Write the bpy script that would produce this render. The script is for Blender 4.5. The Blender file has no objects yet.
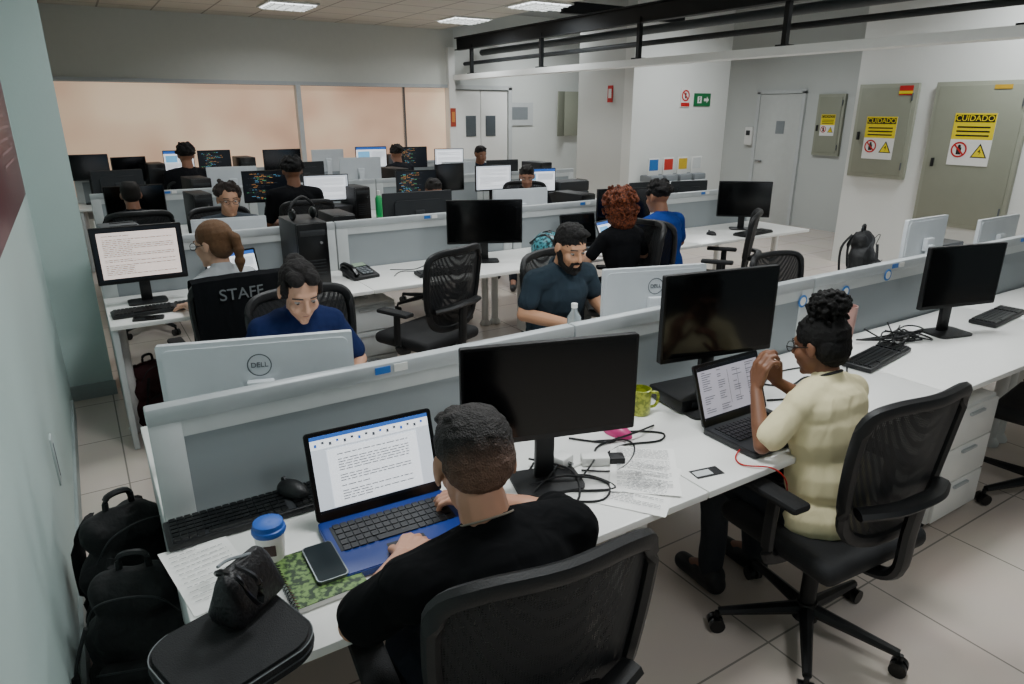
import bpy, bmesh, math, random
from math import sin,cos,pi,radians
from mathutils import Vector, Matrix
random.seed(7)
COL=bpy.context.scene.collection
BAKE=[]
# ---------------------------------------------------------------- materials
def lin(h):
    h=h.lstrip('#'); r=[int(h[i:i+2],16)/255 for i in (0,2,4)]
    return [c/12.92 if c<=.04045 else ((c+.055)/1.055)**2.4 for c in r]
MC={}
def mat(h,rough=.5,metal=0,em=0,var=.06,ns=12,bump=0,bs=200,alpha=1,coat=0,spec=.5,trans=0,c2=None):
    key=(h,rough,metal,em,var,ns,bump,bs,alpha,coat,spec,trans,c2)
    if key in MC: return MC[key]
    m=bpy.data.materials.new('surface_'+h.strip('#')); m.use_nodes=True
    nt=m.node_tree; b=nt.nodes['Principled BSDF']; c=lin(h)
    tc=nt.nodes.new('ShaderNodeTexCoord'); n=nt.nodes.new('ShaderNodeTexNoise'); n.inputs['Scale'].default_value=ns
    nt.links.new(tc.outputs['Object'],n.inputs['Vector'])
    mx=nt.nodes.new('ShaderNodeMix'); mx.data_type='RGBA'
    mx.inputs[6].default_value=[x*(1-var) for x in c]+[1]; mx.inputs[7].default_value=[min(1,x*(1+var)) for x in c]+[1]
    fac=n.outputs['Fac']
    if c2:
        mx.inputs[7].default_value=lin(c2)+[1]; rp=nt.nodes.new('ShaderNodeValToRGB'); rp.color_ramp.elements[0].position=.42; rp.color_ramp.elements[1].position=.58
        nt.links.new(n.outputs['Fac'],rp.inputs[0]); fac=rp.outputs[0]
    nt.links.new(fac,mx.inputs[0]); nt.links.new(mx.outputs[2],b.inputs['Base Color'])
    b.inputs['Roughness'].default_value=rough; b.inputs['Metallic'].default_value=metal
    b.inputs['Coat Weight'].default_value=coat; b.inputs['Specular IOR Level'].default_value=spec
    b.inputs['Transmission Weight'].default_value=trans; b.inputs['Alpha'].default_value=alpha
    if em:
        nt.links.new(mx.outputs[2],b.inputs['Emission Color']); b.inputs['Emission Strength'].default_value=em
    if bump:
        n2=nt.nodes.new('ShaderNodeTexNoise'); n2.inputs['Scale'].default_value=bs
        nt.links.new(tc.outputs['Object'],n2.inputs['Vector'])
        bp=nt.nodes.new('ShaderNodeBump'); bp.inputs['Strength'].default_value=bump; bp.inputs['Distance'].default_value=.01
        nt.links.new(n2.outputs['Fac'],bp.inputs['Height']); nt.links.new(bp.outputs[0],b.inputs['Normal'])
    MC[key]=m; return m
def clothmat(h,st=.35):
    if ('cl',h) in MC: return MC['cl',h]
    m=bpy.data.materials.new('cloth_'+h.strip('#')); m.use_nodes=True; nt=m.node_tree; b=nt.nodes['Principled BSDF']; L=nt.links.new
    c=lin(h); tc=nt.nodes.new('ShaderNodeTexCoord'); mp=nt.nodes.new('ShaderNodeMapping'); mp.inputs['Scale'].default_value=(1,1.3,.4); mp.inputs['Rotation'].default_value=(.3,.5,.2)
    L(tc.outputs['Object'],mp.inputs[0]); n=nt.nodes.new('ShaderNodeTexNoise'); n.inputs['Scale'].default_value=12; n.inputs['Distortion'].default_value=1.0; n.inputs['Detail'].default_value=1.5; L(mp.outputs[0],n.inputs['Vector'])
    mx=nt.nodes.new('ShaderNodeMix'); mx.data_type='RGBA'; mx.inputs[6].default_value=[x*.95 for x in c]+[1]; mx.inputs[7].default_value=[min(1,x*1.04) for x in c]+[1]
    L(n.outputs['Fac'],mx.inputs[0]); L(mx.outputs[2],b.inputs['Base Color']); b.inputs['Roughness'].default_value=.92; b.inputs['Specular IOR Level'].default_value=.15
    bp=nt.nodes.new('ShaderNodeBump'); bp.inputs['Strength'].default_value=st; bp.inputs['Distance'].default_value=.03; L(n.outputs['Fac'],bp.inputs['Height']); L(bp.outputs[0],b.inputs['Normal'])
    MC['cl',h]=m; return m
def fademat(hairc,skin,u,hcd):
    m=bpy.data.materials.new('clipped_hair'); m.use_nodes=True; nt=m.node_tree; b=nt.nodes['Principled BSDF']; L=nt.links.new
    tc=nt.nodes.new('ShaderNodeTexCoord'); d=nt.nodes.new('ShaderNodeVectorMath'); d.operation='DOT_PRODUCT'; d.inputs[1].default_value=u
    L(tc.outputs['Object'],d.inputs[0]); n=nt.nodes.new('ShaderNodeTexNoise'); n.inputs['Scale'].default_value=260; L(tc.outputs['Object'],n.inputs['Vector'])
    mr=nt.nodes.new('ShaderNodeMapRange'); mr.inputs['From Min'].default_value=hcd-.075; mr.inputs['From Max'].default_value=hcd+.035; L(d.outputs['Value'],mr.inputs['Value'])
    ad=nt.nodes.new('ShaderNodeMath'); ad.operation='MULTIPLY_ADD'; ad.inputs[1].default_value=.5; L(n.outputs['Fac'],ad.inputs[0]); L(mr.outputs[0],ad.inputs[2])
    s=nt.nodes.new('ShaderNodeMath'); s.operation='SUBTRACT'; s.inputs[1].default_value=.15; s.use_clamp=True; L(ad.outputs[0],s.inputs[0])
    mx=nt.nodes.new('ShaderNodeMix'); mx.data_type='RGBA'; mx.inputs[6].default_value=[x*.5 for x in lin(skin)]+[1]; mx.inputs[7].default_value=lin(hairc)+[1]
    L(s.outputs[0],mx.inputs[0]); L(mx.outputs[2],b.inputs['Base Color']); b.inputs['Roughness'].default_value=.65
    bp=nt.nodes.new('ShaderNodeBump'); bp.inputs['Strength'].default_value=.7; bp.inputs['Distance'].default_value=.01; L(n.outputs['Fac'],bp.inputs['Height']); L(bp.outputs[0],b.inputs['Normal'])
    return m
def tilemat(name,c1,c2,size,mortar,rough,off=(0,0,0)):
    m=bpy.data.materials.new(name); m.use_nodes=True; nt=m.node_tree; b=nt.nodes['Principled BSDF']
    tc=nt.nodes.new('ShaderNodeTexCoord'); mp=nt.nodes.new('ShaderNodeMapping'); mp.inputs['Location'].default_value=off
    br=nt.nodes.new('ShaderNodeTexBrick'); br.offset=0; br.inputs['Scale'].default_value=1
    br.inputs['Brick Width'].default_value=size; br.inputs['Row Height'].default_value=size
    br.inputs['Mortar Size'].default_value=mortar; br.inputs['Mortar Smooth'].default_value=.1
    c=lin(c1); br.inputs['Color1'].default_value=c+[1]; br.inputs['Color2'].default_value=[x*.95 for x in c]+[1]
    br.inputs['Mortar'].default_value=lin(c2)+[1]
    nt.links.new(tc.outputs['Object'],mp.inputs[0]); nt.links.new(mp.outputs[0],br.inputs['Vector'])
    n=nt.nodes.new('ShaderNodeTexNoise'); n.inputs['Scale'].default_value=3; nt.links.new(tc.outputs['Object'],n.inputs['Vector'])
    mx=nt.nodes.new('ShaderNodeMix'); mx.data_type='RGBA'; mx.blend_type='MULTIPLY'; mx.inputs[0].default_value=.1
    nt.links.new(br.outputs['Color'],mx.inputs[6]); nt.links.new(n.outputs['Color'],mx.inputs[7])
    nt.links.new(mx.outputs[2],b.inputs['Base Color']); b.inputs['Roughness'].default_value=rough
    return m
def dotmat(name,c1,c2,scale,th=.35,alpha=False):
    m=bpy.data.materials.new(name); m.use_nodes=True; nt=m.node_tree; b=nt.nodes['Principled BSDF']
    tc=nt.nodes.new('ShaderNodeTexCoord'); v=nt.nodes.new('ShaderNodeTexVoronoi'); v.inputs['Scale'].default_value=scale
    v.inputs['Randomness'].default_value=0; nt.links.new(tc.outputs['Object'],v.inputs['Vector'])
    r=nt.nodes.new('ShaderNodeValToRGB'); r.color_ramp.elements[0].position=th; r.color_ramp.elements[1].position=th+.1
    nt.links.new(v.outputs['Distance'],r.inputs[0])
    if alpha:
        b.inputs['Base Color'].default_value=lin(c1)+[1]; mr=nt.nodes.new('ShaderNodeMapRange')
        mr.inputs['To Min'].default_value=.84; mr.inputs['To Max'].default_value=1
        nt.links.new(r.outputs[0],mr.inputs[0]); nt.links.new(mr.outputs[0],b.inputs['Alpha'])
    else:
        mx=nt.nodes.new('ShaderNodeMix'); mx.data_type='RGBA'; mx.inputs[6].default_value=lin(c2)+[1]; mx.inputs[7].default_value=lin(c1)+[1]
        nt.links.new(r.outputs[0],mx.inputs[0]); nt.links.new(mx.outputs[2],b.inputs['Base Color'])
    b.inputs['Roughness'].default_value=.7
    return m
def frostmat():
    m=bpy.data.materials.new('frosted_glass_glow'); m.use_nodes=True; nt=m.node_tree; b=nt.nodes['Principled BSDF']; L=nt.links.new
    tc=nt.nodes.new('ShaderNodeTexCoord'); n=nt.nodes.new('ShaderNodeTexNoise'); n.inputs['Scale'].default_value=.8; L(tc.outputs['Object'],n.inputs['Vector'])
    mx=nt.nodes.new('ShaderNodeMix'); mx.data_type='RGBA'; mx.inputs[6].default_value=lin('#bd957c')+[1]; mx.inputs[7].default_value=lin('#edd2b4')+[1]
    mr=nt.nodes.new('ShaderNodeMapRange'); mr.inputs['From Min'].default_value=.3; mr.inputs['From Max'].default_value=.7; L(n.outputs['Fac'],mr.inputs['Value'])
    L(mr.outputs[0],mx.inputs[0]); L(mx.outputs[2],b.inputs['Base Color']); L(mx.outputs[2],b.inputs['Emission Color']); b.inputs['Emission Strength'].default_value=.62; b.inputs['Roughness'].default_value=.4  # light from behind the pane is put into its colour and emission
    return m
BLK=mat('#0b0c0e',.5,bump=.1,bs=300); BLKS=mat('#08090a',.28); BLKM=mat('#101113',.75,bump=.3,bs=400)
GREY=mat('#80868a',.5); LGREY=mat('#c2c6c6',.5); DGREY=mat('#25282b',.55); MGREY=mat('#54595d',.5)
WHT=mat('#e6e6e2',.45,var=.03); DESK=mat('#eeeeea',.3,var=.02); SILV=mat('#ced3d7',.35,metal=.05); ALU=mat('#b4b9bb',.4,metal=.2)
CHR=mat('#9a9c9e',.2,metal=1); SCRB=mat('#050607',.14,spec=.5); RED=mat('#c01c1c',.5); YEL=mat('#ead416',.5); GRN=mat('#0a6e3c',.5)
E_W=mat('#e8ecf2',.4,em=1.0,var=.01); E_BG=mat('#cfd6df',.4,em=.75,var=.01); E_BLUE=mat('#2c5aa8',.4,em=.9); E_DK=mat('#0c1118',.3,em=.4)
E_MV=mat('#a9a6b2',.4,em=.55,var=.02)
E_TXT=mat('#4c5058',.4,em=.35); E_PINK=mat('#ecdcd4',.4,em=.8,var=.02); E_G=mat('#6fc48a',.4,em=.8); E_O=mat('#d89a5a',.4,em=.8); E_C=mat('#6fb2dd',.4,em=.8)
PART_IN=dotmat('perforated_panel','#90979a','#3f4447',110,.30)
CHMESH=dotmat('chair_mesh','#111214','#000000',160,.35,True)
# ---------------------------------------------------------------- mesh builder
def V3(*a): return Vector(a)
class M:
    def __init__(s): s.v=[];s.f=[];s.mi=[];s.ms=[];s.T=Matrix()
    def add(s,vs,fs,m):
        if m not in s.ms: s.ms.append(m)
        k=s.ms.index(m); o=len(s.v); s.v+= [s.T@Vector(v) for v in vs]
        s.f+=[tuple(i+o for i in f) for f in fs]; s.mi+=[k]*len(fs); return s
    def box(s,c,d,m,bev=0,R=None,seg=2):
        R=R or Matrix.Identity(3)
        if bev<=0:
            vs=[Vector(c)+R@Vector((x*d[0]/2,y*d[1]/2,z*d[2]/2)) for x in(-1,1) for y in(-1,1) for z in(-1,1)]
            return s.add(vs,[(0,1,3,2),(4,6,7,5),(0,4,5,1),(2,3,7,6),(0,2,6,4),(1,5,7,3)],m)
        bm=bmesh.new(); bmesh.ops.create_cube(bm,size=1)
        for v in bm.verts: v.co=Vector((v.co.x*d[0],v.co.y*d[1],v.co.z*d[2]))
        bmesh.ops.bevel(bm,geom=bm.edges[:],offset=min(bev,min(d)*.49),segments=seg,affect='EDGES',profile=.5)
        bm.verts.index_update()
        s.add([Vector(c)+R@v.co for v in bm.verts],[[v.index for v in f.verts] for f in bm.faces],m); bm.free(); return s
    def cyl(s,p0,p1,r0,r1=None,m=None,n=16):
        r1=r0 if r1 is None else r1; p0=Vector(p0);p1=Vector(p1); d=(p1-p0).normalized(); q=d.to_track_quat('Z','Y')
        vs=[];
        for p,r in((p0,r0),(p1,r1)):
            for i in range(n): vs.append(p+q@Vector((r*cos(2*pi*i/n),r*sin(2*pi*i/n),0)))
        fs=[(i,(i+1)%n,n+(i+1)%n,n+i) for i in range(n)]+[tuple(range(n-1,-1,-1)),tuple(range(n,2*n))]
        return s.add(vs,fs,m)
    def ell(s,c,r,m,R=None,nu=16,nv=10):
        R=R or Matrix.Identity(3); c=Vector(c); vs=[c+R@Vector((0,0,-r[2]))]
        for j in range(1,nv):
            a=-pi/2+pi*j/nv
            for i in range(nu): vs.append(c+R@Vector((r[0]*cos(a)*cos(2*pi*i/nu),r[1]*cos(a)*sin(2*pi*i/nu),r[2]*sin(a))))
        vs.append(c+R@Vector((0,0,r[2]))); fs=[]
        for i in range(nu): fs.append((0,1+(i+1)%nu,1+i))
        for j in range(nv-2):
            for i in range(nu):
                a=1+j*nu+i;b=1+j*nu+(i+1)%nu; fs.append((a,b,b+nu,a+nu))
        t=len(vs)-1;o=1+(nv-2)*nu
        for i in range(nu): fs.append((o+i,o+(i+1)%nu,t))
        return s.add(vs,fs,m)
    def tube(s,pts,r,m,n=8,closed=False,sub=5,fl=1):
        P=[Vector(p) for p in pts]; N=len(P); Q=[]
        def g(i): return P[i%N] if closed else P[max(0,min(N-1,i))]
        for i in range(N if closed else N-1):
            a,b,c,d=g(i-1),g(i),g(i+1),g(i+2)
            for k in range(sub):
                t=k/sub; Q.append(.5*((2*b)+(c-a)*t+(2*a-5*b+4*c-d)*t*t+(3*b-a-3*c+d)*t**3))
        if not closed: Q.append(P[-1])
        K=len(Q); vs=[]; up=Vector((0,0,1))
        for i in range(K):
            d=(Q[(i+1)%K]-Q[i-1]) if closed else (Q[min(K-1,i+1)]-Q[max(0,i-1)])
            d.normalize(); x=d.cross(up)
            if x.length<.2: x=d.cross(Vector((0,1,0)))
            x.normalize(); y=x.cross(d).normalized()
            for j in range(n): vs.append(Q[i]+x*r*cos(2*pi*j/n)+y*r*fl*sin(2*pi*j/n))
        fs=[]
        for i in range(K if closed else K-1):
            for j in range(n):
                a=i*n+j;b=i*n+(j+1)%n;i2=(i+1)%K; fs.append((a,b,i2*n+(j+1)%n,i2*n+j))
        if not closed: fs+= [tuple(range(n)),tuple(range((K-1)*n,K*n))]
        return s.add(vs,fs,m)
    def lathe(s,prof,m,c=(0,0,0),n=24):
        vs=[];
        for r,z in prof:
            for i in range(n): vs.append(Vector(c)+Vector((r*cos(2*pi*i/n),r*sin(2*pi*i/n),z)))
        fs=[(j*n+i,j*n+(i+1)%n,(j+1)*n+(i+1)%n,(j+1)*n+i) for j in range(len(prof)-1) for i in range(n)]
        return s.add(vs,fs,m)
    def plate(s,o,a,b,m,ax='y'):
        def P(u,v,w): return (u,w,v) if ax=='y' else ((u,v,w) if ax=='z' else (w,u,v))
        n=len(o); vs=[P(u,v,a) for u,v in o]+[P(u,v,b) for u,v in o]
        return s.add(vs,[tuple(range(n)),tuple(range(2*n-1,n-1,-1))]+[(i,(i+1)%n,n+(i+1)%n,n+i) for i in range(n)],m)
    def rect(s,x0,z0,x1,z1,y,m): return s.add([(x0,y,z0),(x1,y,z0),(x1,y,z1),(x0,y,z1)],[(0,1,2,3)],m)
    def ring(s,cx,cz,ra,rb,y,m,n=24): return s.add([(cx+ra*cos(2*pi*i/n),y,cz+ra*sin(2*pi*i/n)) for i in range(n)]+[(cx+rb*cos(2*pi*i/n),y,cz+rb*sin(2*pi*i/n)) for i in range(n)],[(i,(i+1)%n,n+(i+1)%n,n+i) for i in range(n)],m)
    def ob(s,name,parent=None,smooth=True,ang=40,loc=None,rot=None,label=None):
        me=bpy.data.meshes.new(name); me.from_pydata([tuple(v) for v in s.v],[],s.f)
        for m in s.ms: me.materials.append(m)
        me.polygons.foreach_set('material_index',s.mi)
        if smooth:
            me.polygons.foreach_set('use_smooth',[True]*len(me.polygons)); me.set_sharp_from_angle(angle=radians(ang))
        me.update(); o=bpy.data.objects.new(name,me); COL.objects.link(o)
        if parent: o.parent=parent
        if loc: o.location=loc
        if rot: o.rotation_euler=rot
        if label: o['label']=label
        return o
def rrect(w,h,r,cx=0,cz=0,n=4):
    o=[]
    for sx,sz,a0 in((1,1,0),(-1,1,90),(-1,-1,180),(1,-1,270)):
        for i in range(n+1):
            a=radians(a0+90*i/n); o.append((cx+sx*(w/2-r)+r*cos(a),cz+sz*(h/2-r)+r*sin(a)))
    return o
def thing(name,label,cat,loc=(0,0,0),rz=0,group=None):
    o=bpy.data.objects.new(name,None); o.empty_display_size=.05; COL.objects.link(o)
    o.location=loc; o.rotation_euler=(0,0,rz); o['label']=label; o['category']=cat
    if group: o['group']=group
    return o
def tag(o,label,cat,group=None):
    o['label']=label;o['category']=cat
    if group:o['group']=group
    return o
def dup(src,loc,rz=0,label=None,par=None):
    c=src.copy(); COL.objects.link(c); c.parent=par
    if par is None:
        c.location=loc; c.rotation_euler=(0,0,rz)
        if label: c['label']=label
    for ch in list(src.children): dup(ch,None,0,None,c)
    return c
def text(body,size,m,parent,loc,rot,name='lettering',depth=.0004):
    cu=bpy.data.curves.new('t','FONT'); cu.body=body; cu.size=size; cu.align_x='CENTER'; cu.align_y='CENTER'; cu.extrude=depth
    t=bpy.data.objects.new('t',cu); COL.objects.link(t); dg=bpy.context.evaluated_depsgraph_get()
    me=bpy.data.meshes.new_from_object(t.evaluated_get(dg)); me.materials.clear(); me.materials.append(m)
    bpy.data.objects.remove(t); bpy.data.curves.remove(cu)
    o=bpy.data.objects.new(name,me); COL.objects.link(o); o.parent=parent; o.location=loc; o.rotation_euler=rot; return o
def struct(o): o['kind']='structure'; return o
# ---------------------------------------------------------------- room shell
WALL=mat('#bbcdc9',.6,var=.03,ns=2,bump=.05,bs=60); WALLW=mat('#e2e4e0',.6,var=.03,ns=2,bump=.05,bs=60)
WALLD=mat('#c2c6c3',.6,var=.03,ns=2); CEILH=3.07
FLOORM=tilemat('floor_tiles','#dacdc2','#918a82',.62,.004,.2,(.02,.05,0))
CEILM=tilemat('ceiling_tiles','#cbc6ba','#8d887f',.625,.012,.8)
def room(name,c,d,m): return struct(M().box(c,d,m).ob(name,smooth=False))
room('floor',(4.5,5.5,-.05),(13,15,.1),FLOORM)
room('ceiling',(2.6,4.9,CEILH+.05),(5.9,12.4,.1),CEILM)
room('ceiling_corridor',(8,5.5,3.45),(5,14,.1),mat('#989c9b',.8))
room('wall_left',(-.35,4.9,1.55),(.2,12.4,3.1),WALL)
room('trim_1',(-.125,5.4,1.53),(.25,.7,3.07),WALL)
room('wall_right',(8.1,2.0,1.7),(.2,6.2,3.4),WALLW)
room('wall_alcove',(10.1,7.6,1.7),(.2,3.2,3.4),WALLD)
room('wall_block_front',(8.1,8.1,1.7),(2.0,.2,3.4),WALLW)
room('wall_block_side',(7.2,8.75,1.7),(.2,1.1,3.4),mat('#cfd2ce',.6,var=.03,ns=2))
room('wall_back_header',(2.75,11.1,2.63),(6.0,.2,.9),mat('#cccdc6',.7,var=.03))
room('wall_back_sill',(2.75,11.1,.35),(6.0,.2,.7),WALLW)
room('wall_back_right',(8.0,11.25,1.7),(4.6,.2,3.4),mat('#d4d7d3',.6,var=.03,ns=2))
room('trim_2',(2.75,11.0,2.2),(6.0,.1,.05),ALU)
room('trim_3',(3.09,11.0,1.4),(.07,.12,1.56),LGREY)
room('trim_4',(4.83,11.02,1.4),(.018,.04,1.56),MGREY)
room('trim_5',(5.66,11.0,1.4),(.12,.2,2.8),WHT)
room('baseboard_left',(-.243,2.3,.05),(.014,5.0,.1),mat('#99a3a2',.5))
room('baseboard_pilaster',(-.12,5.043,.05),(.26,.014,.1),mat('#99a3a2',.5))
FROST=frostmat()
for i,(a,b) in enumerate(((-.25,3.06),(3.12,4.82),(4.84,5.6))):
    struct(M().box(((a+b)/2,11.08,1.42),(b-a,.02,1.5),FROST).ob('window_%d'%(i+1),smooth=False))
d=thing('door_1','white double door with small vision panels','door',(6.3,11.1,0)); d['kind']='structure'
for sx in(-1,1):
    leaf=M().box((sx*.28,0,1.07),(.55,.05,2.14),WHT,.004).ob('door_leaf',d)
    M().box((sx*.2,-.03,1.55),(.2,.015,.35),mat('#50575c',.2),.003).ob('vision_panel',leaf)
    M().box((sx*.06,-.05,1.05),(.02,.05,.22),CHR,.004).ob('handle',leaf)
M().box((-.6,0,1.1),(.07,.12,2.2),LGREY).box((.6,0,1.1),(.07,.12,2.2),LGREY).box((0,0,2.19),(1.27,.12,.07),LGREY).ob('door_frame',d)
d=thing('door_2','grey painted flush door in the corridor wall','door',(9.99,7.65,0),radians(-90)); d['kind']='structure'
leaf=M().box((0,0,1.03),(.8,.05,2.06),mat('#c6c9c6',.5),.004).ob('door_leaf',d)
M().box((-.3,-.045,1.0),(.12,.03,.03),CHR,.006).ob('handle',leaf); M().box((.05,-.03,1.55),(.16,.006,.2),GREY).ob('door_plate',leaf)
M().box((-.43,0,1.05),(.06,.08,2.1),LGREY).box((.43,0,1.05),(.06,.08,2.1),LGREY).box((0,0,2.1),(.92,.08,.06),LGREY).ob('door_frame',d)
room('trim_6',(5.78,4.9,2.335),(.2,12.3,.075),mat('#f2f4f2',.4,var=.02))
BEAM=mat('#14171a',.6,metal=.2)
g='steel beams above the aisle'
for x,z,h,w in((5.82,2.86,.18,.10),(6.7,3.0,.12,.08)):
    o=M().box((x,4.9,z+h/2),(w,12.2,.015),BEAM).box((x,4.9,z-h/2),(w,12.2,.015),BEAM).box((x,4.9,z),(.015,12.2,h),BEAM).ob('steel_beam',smooth=False)
    tag(o,'long dark painted steel beam under the ceiling','beam',g)
for y in(.5,2.5,4.5,6.5,8.5,10.5):
    o=M().box((5.82,y,2.6),(.05,.05,.46),BEAM).box((5.82,y,2.385),(.12,.12,.02),BEAM).ob('steel_hanger',smooth=False)
    tag(o,'dark steel hanger holding the white soffit','bracket','steel hangers')
for y in(1.5,4.5,8.0):
    o=M().box((6.9,y,3.1),(2.2,.06,.14),BEAM).box((6.9,y,3.03),(2.2,.1,.012),BEAM).ob('cross_beam',smooth=False)
    tag(o,'dark steel cross beam under the corridor ceiling','beam','cross beams')
for x,z,r,c in((5.96,2.56,.03,'#2b2f31'),(6.3,2.75,.05,'#474c4e')):
    o=M().cyl((x,-1,z),(x,11,z),r,None,mat(c,.6,metal=.2),12).ob('ceiling_pipe')
    tag(o,'dark grey service pipe running under the ceiling','pipe','service pipes')
EML=mat('#f4fbff',.4,em=3.0,var=0)
def lamp(x,y,z,P):
    r=thing('ceiling_light','square recessed ceiling light with white louvres','ceiling light',(x,y,z),0,'recessed ceiling lights')
    M().box((0,0,.0),(.62,.62,.02),WHT).ob('housing',r)
    M().box((0,0,-.012),(.56,.56,.004),EML).ob('diffuser',r)
    l=M()
    for i in range(5):
        l.box((-.23+i*.115,0,-.022),(.008,.56,.02),WHT).box((0,-.23+i*.115,-.022),(.56,.008,.02),WHT)
    l.ob('louvre',r)
    L=bpy.data.lights.new('area','AREA'); L.shape='SQUARE'; L.size=.56; L.energy=P; L.color=(.95,.985,1); L.spread=radians(155)
    lo=bpy.data.objects.new('lamp_glow',L); COL.objects.link(lo); lo.parent=r; lo.location=(0,0,-.05)
for x,y,P in((2.65,9.5,17),(5.2,9.6,17),(5.3,7.8,16),(.9,7.2,15),(3.0,6.6,17),(1.0,4.2,21),(3.4,4.2,27),(1.2,1.6,33),(3.6,1.9,38),(1.4,-.6,17)): lamp(x,y,CEILH-.012,P)
for x,y in((7.2,3.0),(7.6,6.6),(7.0,9.8)): lamp(x,y,3.38,44)
def onwall(name,label,cat,x,y,z,rz=-90,group=None): return thing(name,label,cat,(x,y,z),radians(rz),group)
CABM=mat('#989b8b',.5,var=.03); CABD=mat('#8e9181',.5,var=.03)
def sign_cuidado(r,w,h,cx=0,cz=0,y=-.06):
    s=M().box((cx,y,cz),(w,.004,h),WHT)
    s.rect(cx-w/2,cz,cx+w/2,cz+h/2,y-.003,YEL).rect(cx-w*.47,cz+h*.33,cx+w*.47,cz+h*.47,y-.004,BLK)
    s.rect(cx-w/2,cz-h/2,cx+w/2,cz,y-.003,WHT)
    for i in range(3): s.rect(cx-w*.4,cz+h*(.22-.08*i),cx+w*.4,cz+h*(.25-.08*i),y-.004,BLK)
    px,pz=cx-w*.25,cz-h*.2; R=w*.2
    s.ring(px,pz,R,R*.78,y-.005,RED)
    s.rect(px-R*.3,pz-R*.6,px+R*.3,pz+R*.3,y-.004,BLK).ell((px,y-.004,pz+R*.45),(R*.2,.001,R*.2),BLK)
    s.box((px,y-.007,pz),(R*1.8,.002,R*.2),RED,0,Matrix.Rotation(radians(45),3,'Y'))
    tx,tz=cx+w*.25,cz-h*.22
    s.add([(tx-R,y-.004,tz-R*.8),(tx+R,y-.004,tz-R*.8),(tx,y-.004,tz+R)],[(0,1,2)],BLK)
    s.add([(tx-R*.78,y-.005,tz-R*.68),(tx+R*.78,y-.005,tz-R*.68),(tx,y-.005,tz+R*.72)],[(0,1,2)],YEL)
    s.add([(tx+R*.1,y-.006,tz+R*.35),(tx-R*.2,y-.006,tz-R*.1),(tx+R*.12,y-.006,tz-R*.1),(tx-R*.05,y-.006,tz-R*.55),(tx+R*.25,y-.006,tz)],[(0,1,2),(2,3,4)],BLK)
    o=s.ob('warning_sign',r,False)
    text('CUIDADO',w*.2,YEL,o,(cx,y-.006,cz+h*.4),(radians(90),0,0))
def cabinet(x,y0,y1,z0,z1,sw,label,sz):
    w=y0-y1;h=z1-z0; r=onwall('electrical_cabinet',label,'electrical cabinet',x,(y0+y1)/2,(z0+z1)/2)
    M().box((0,-.02,0),(w,.05,h),CABM,.004).ob('body',r)
    dr=M().box((0,-.05,0),(w-.08,.012,h-.08),CABD,.004).ob('door',r)
    M().box((-w*.38,-.066,-h*.05),(.03,.02,.09),BLK,.004).ob('handle',dr)
    for s in(-1,1):M().cyl((w*.44,-.06,s*h*.36-.04),(w*.44,-.06,s*h*.36+.04),.008,None,MGREY,8).ob('hinge',dr)
    sign_cuidado(r,sw,sw*1.3,0,sz); return r
c=cabinet(7.99,5.03,4.35,1.07,2.10,.36,'beige metal electrical cabinet with yellow warning sign',-.07)
M().box((.22,-.06,.44),(.15,.004,.1),RED).box((.22,-.063,.42),(.15,.004,.03),YEL).ob('sticker',c)
c=cabinet(7.99,4.16,3.25,.62,2.10,.4,'tall beige metal electrical cabinet with yellow warning sign',.17)
M().box((.2,-.06,.68),(.16,.004,.04),mat('#c9a12a',.5)).ob('plate',c)
cabinet(9.99,6.95,6.5,1.15,2.05,.24,'small beige electrical cabinet in the corridor',0)
r=thing('wall_poster','dark red poster board with small pale text','poster',(-.238,3.35,1.68),radians(90))
M().box((0,0,0),(2.4,.02,.58),mat('#5a1c26',.4,var=.1),.004).ob('board',r)
t=M()
for i in range(6): t.rect(.2,.16-.05*i,.2+.5+random.random()*.35,.172-.05*i,-.012,mat('#8d6b6c',.5))
t.ob('printed_text',r,False)
r=thing('wall_outlet','pale flat plastic outlet on the wall','outlet',(-.247,2.98,.52),radians(90)); M().box((0,0,0),(.07,.008,.2),mat('#b4c0bf',.5),.002).ob('plate',r); M().box((0,-.005,0),(.012,.003,.14),GREY,.001).ob('socket',r)
def small_sign(name,label,x,y,z,w,h,m,m2,rz=0,circle=False):
    r=thing(name,label,'sign',(x,y,z),radians(rz)); s=M().box((0,0,0),(w,.01,h),m2 if circle else m,.002)
    if circle: s.ring(0,h*.1,w*.42,w*.3,-.008,RED).rect(-w*.45,-h*.46,w*.45,-h*.26,-.008,RED).box((0,-.009,h*.1),(w*.7,.001,w*.1),RED,0,Matrix.Rotation(.8,3,'Y')).box((0,-.007,h*.1),(w*.15,.001,w*.4),BLK)
    else: s.rect(-w*.3,-h*.25,w*.3,h*.3,-.008,m2)
    s.ob('board',r,False)
    return r
small_sign('fire_sign','red and white prohibition sign on the wall',8.15,7.99,2.0,.2,.28,RED,WHT,0,True)
r=thing('exit_sign','green exit sign with running figure and arrow','sign',(8.52,7.99,1.97))
s=M().box((0,0,0),(.36,.01,.19),GRN,.002); s.add([(.03,-.008,-.02),(.09,-.008,-.02),(.09,-.008,-.05),(.14,-.008,0),(.09,-.008,.05),(.09,-.008,.02),(.03,-.008,.02)],[(0,1,2,3,4,5,6)],WHT)
s.rect(-.11,-.05,-.02,.05,-.008,WHT).ell((-.065,-.009,.03),(.014,.001,.014),GRN).box((-.065,-.009,-.01),(.02,.002,.045),GRN,0,Matrix.Rotation(.4,3,'Y')); s.ob('board',r,False)
small_sign('fire_sign','red fire equipment sign on the wall corner',7.09,8.5,2.05,.12,.24,RED,WHT,-90)
small_sign('notice_board','pale grey notice board on the far wall',7.15,11.13,1.75,.6,.4,LGREY,GREY)
small_sign('fire_sign','small red sign by the far wall',8.1,11.13,2.0,.14,.22,RED,WHT)
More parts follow.
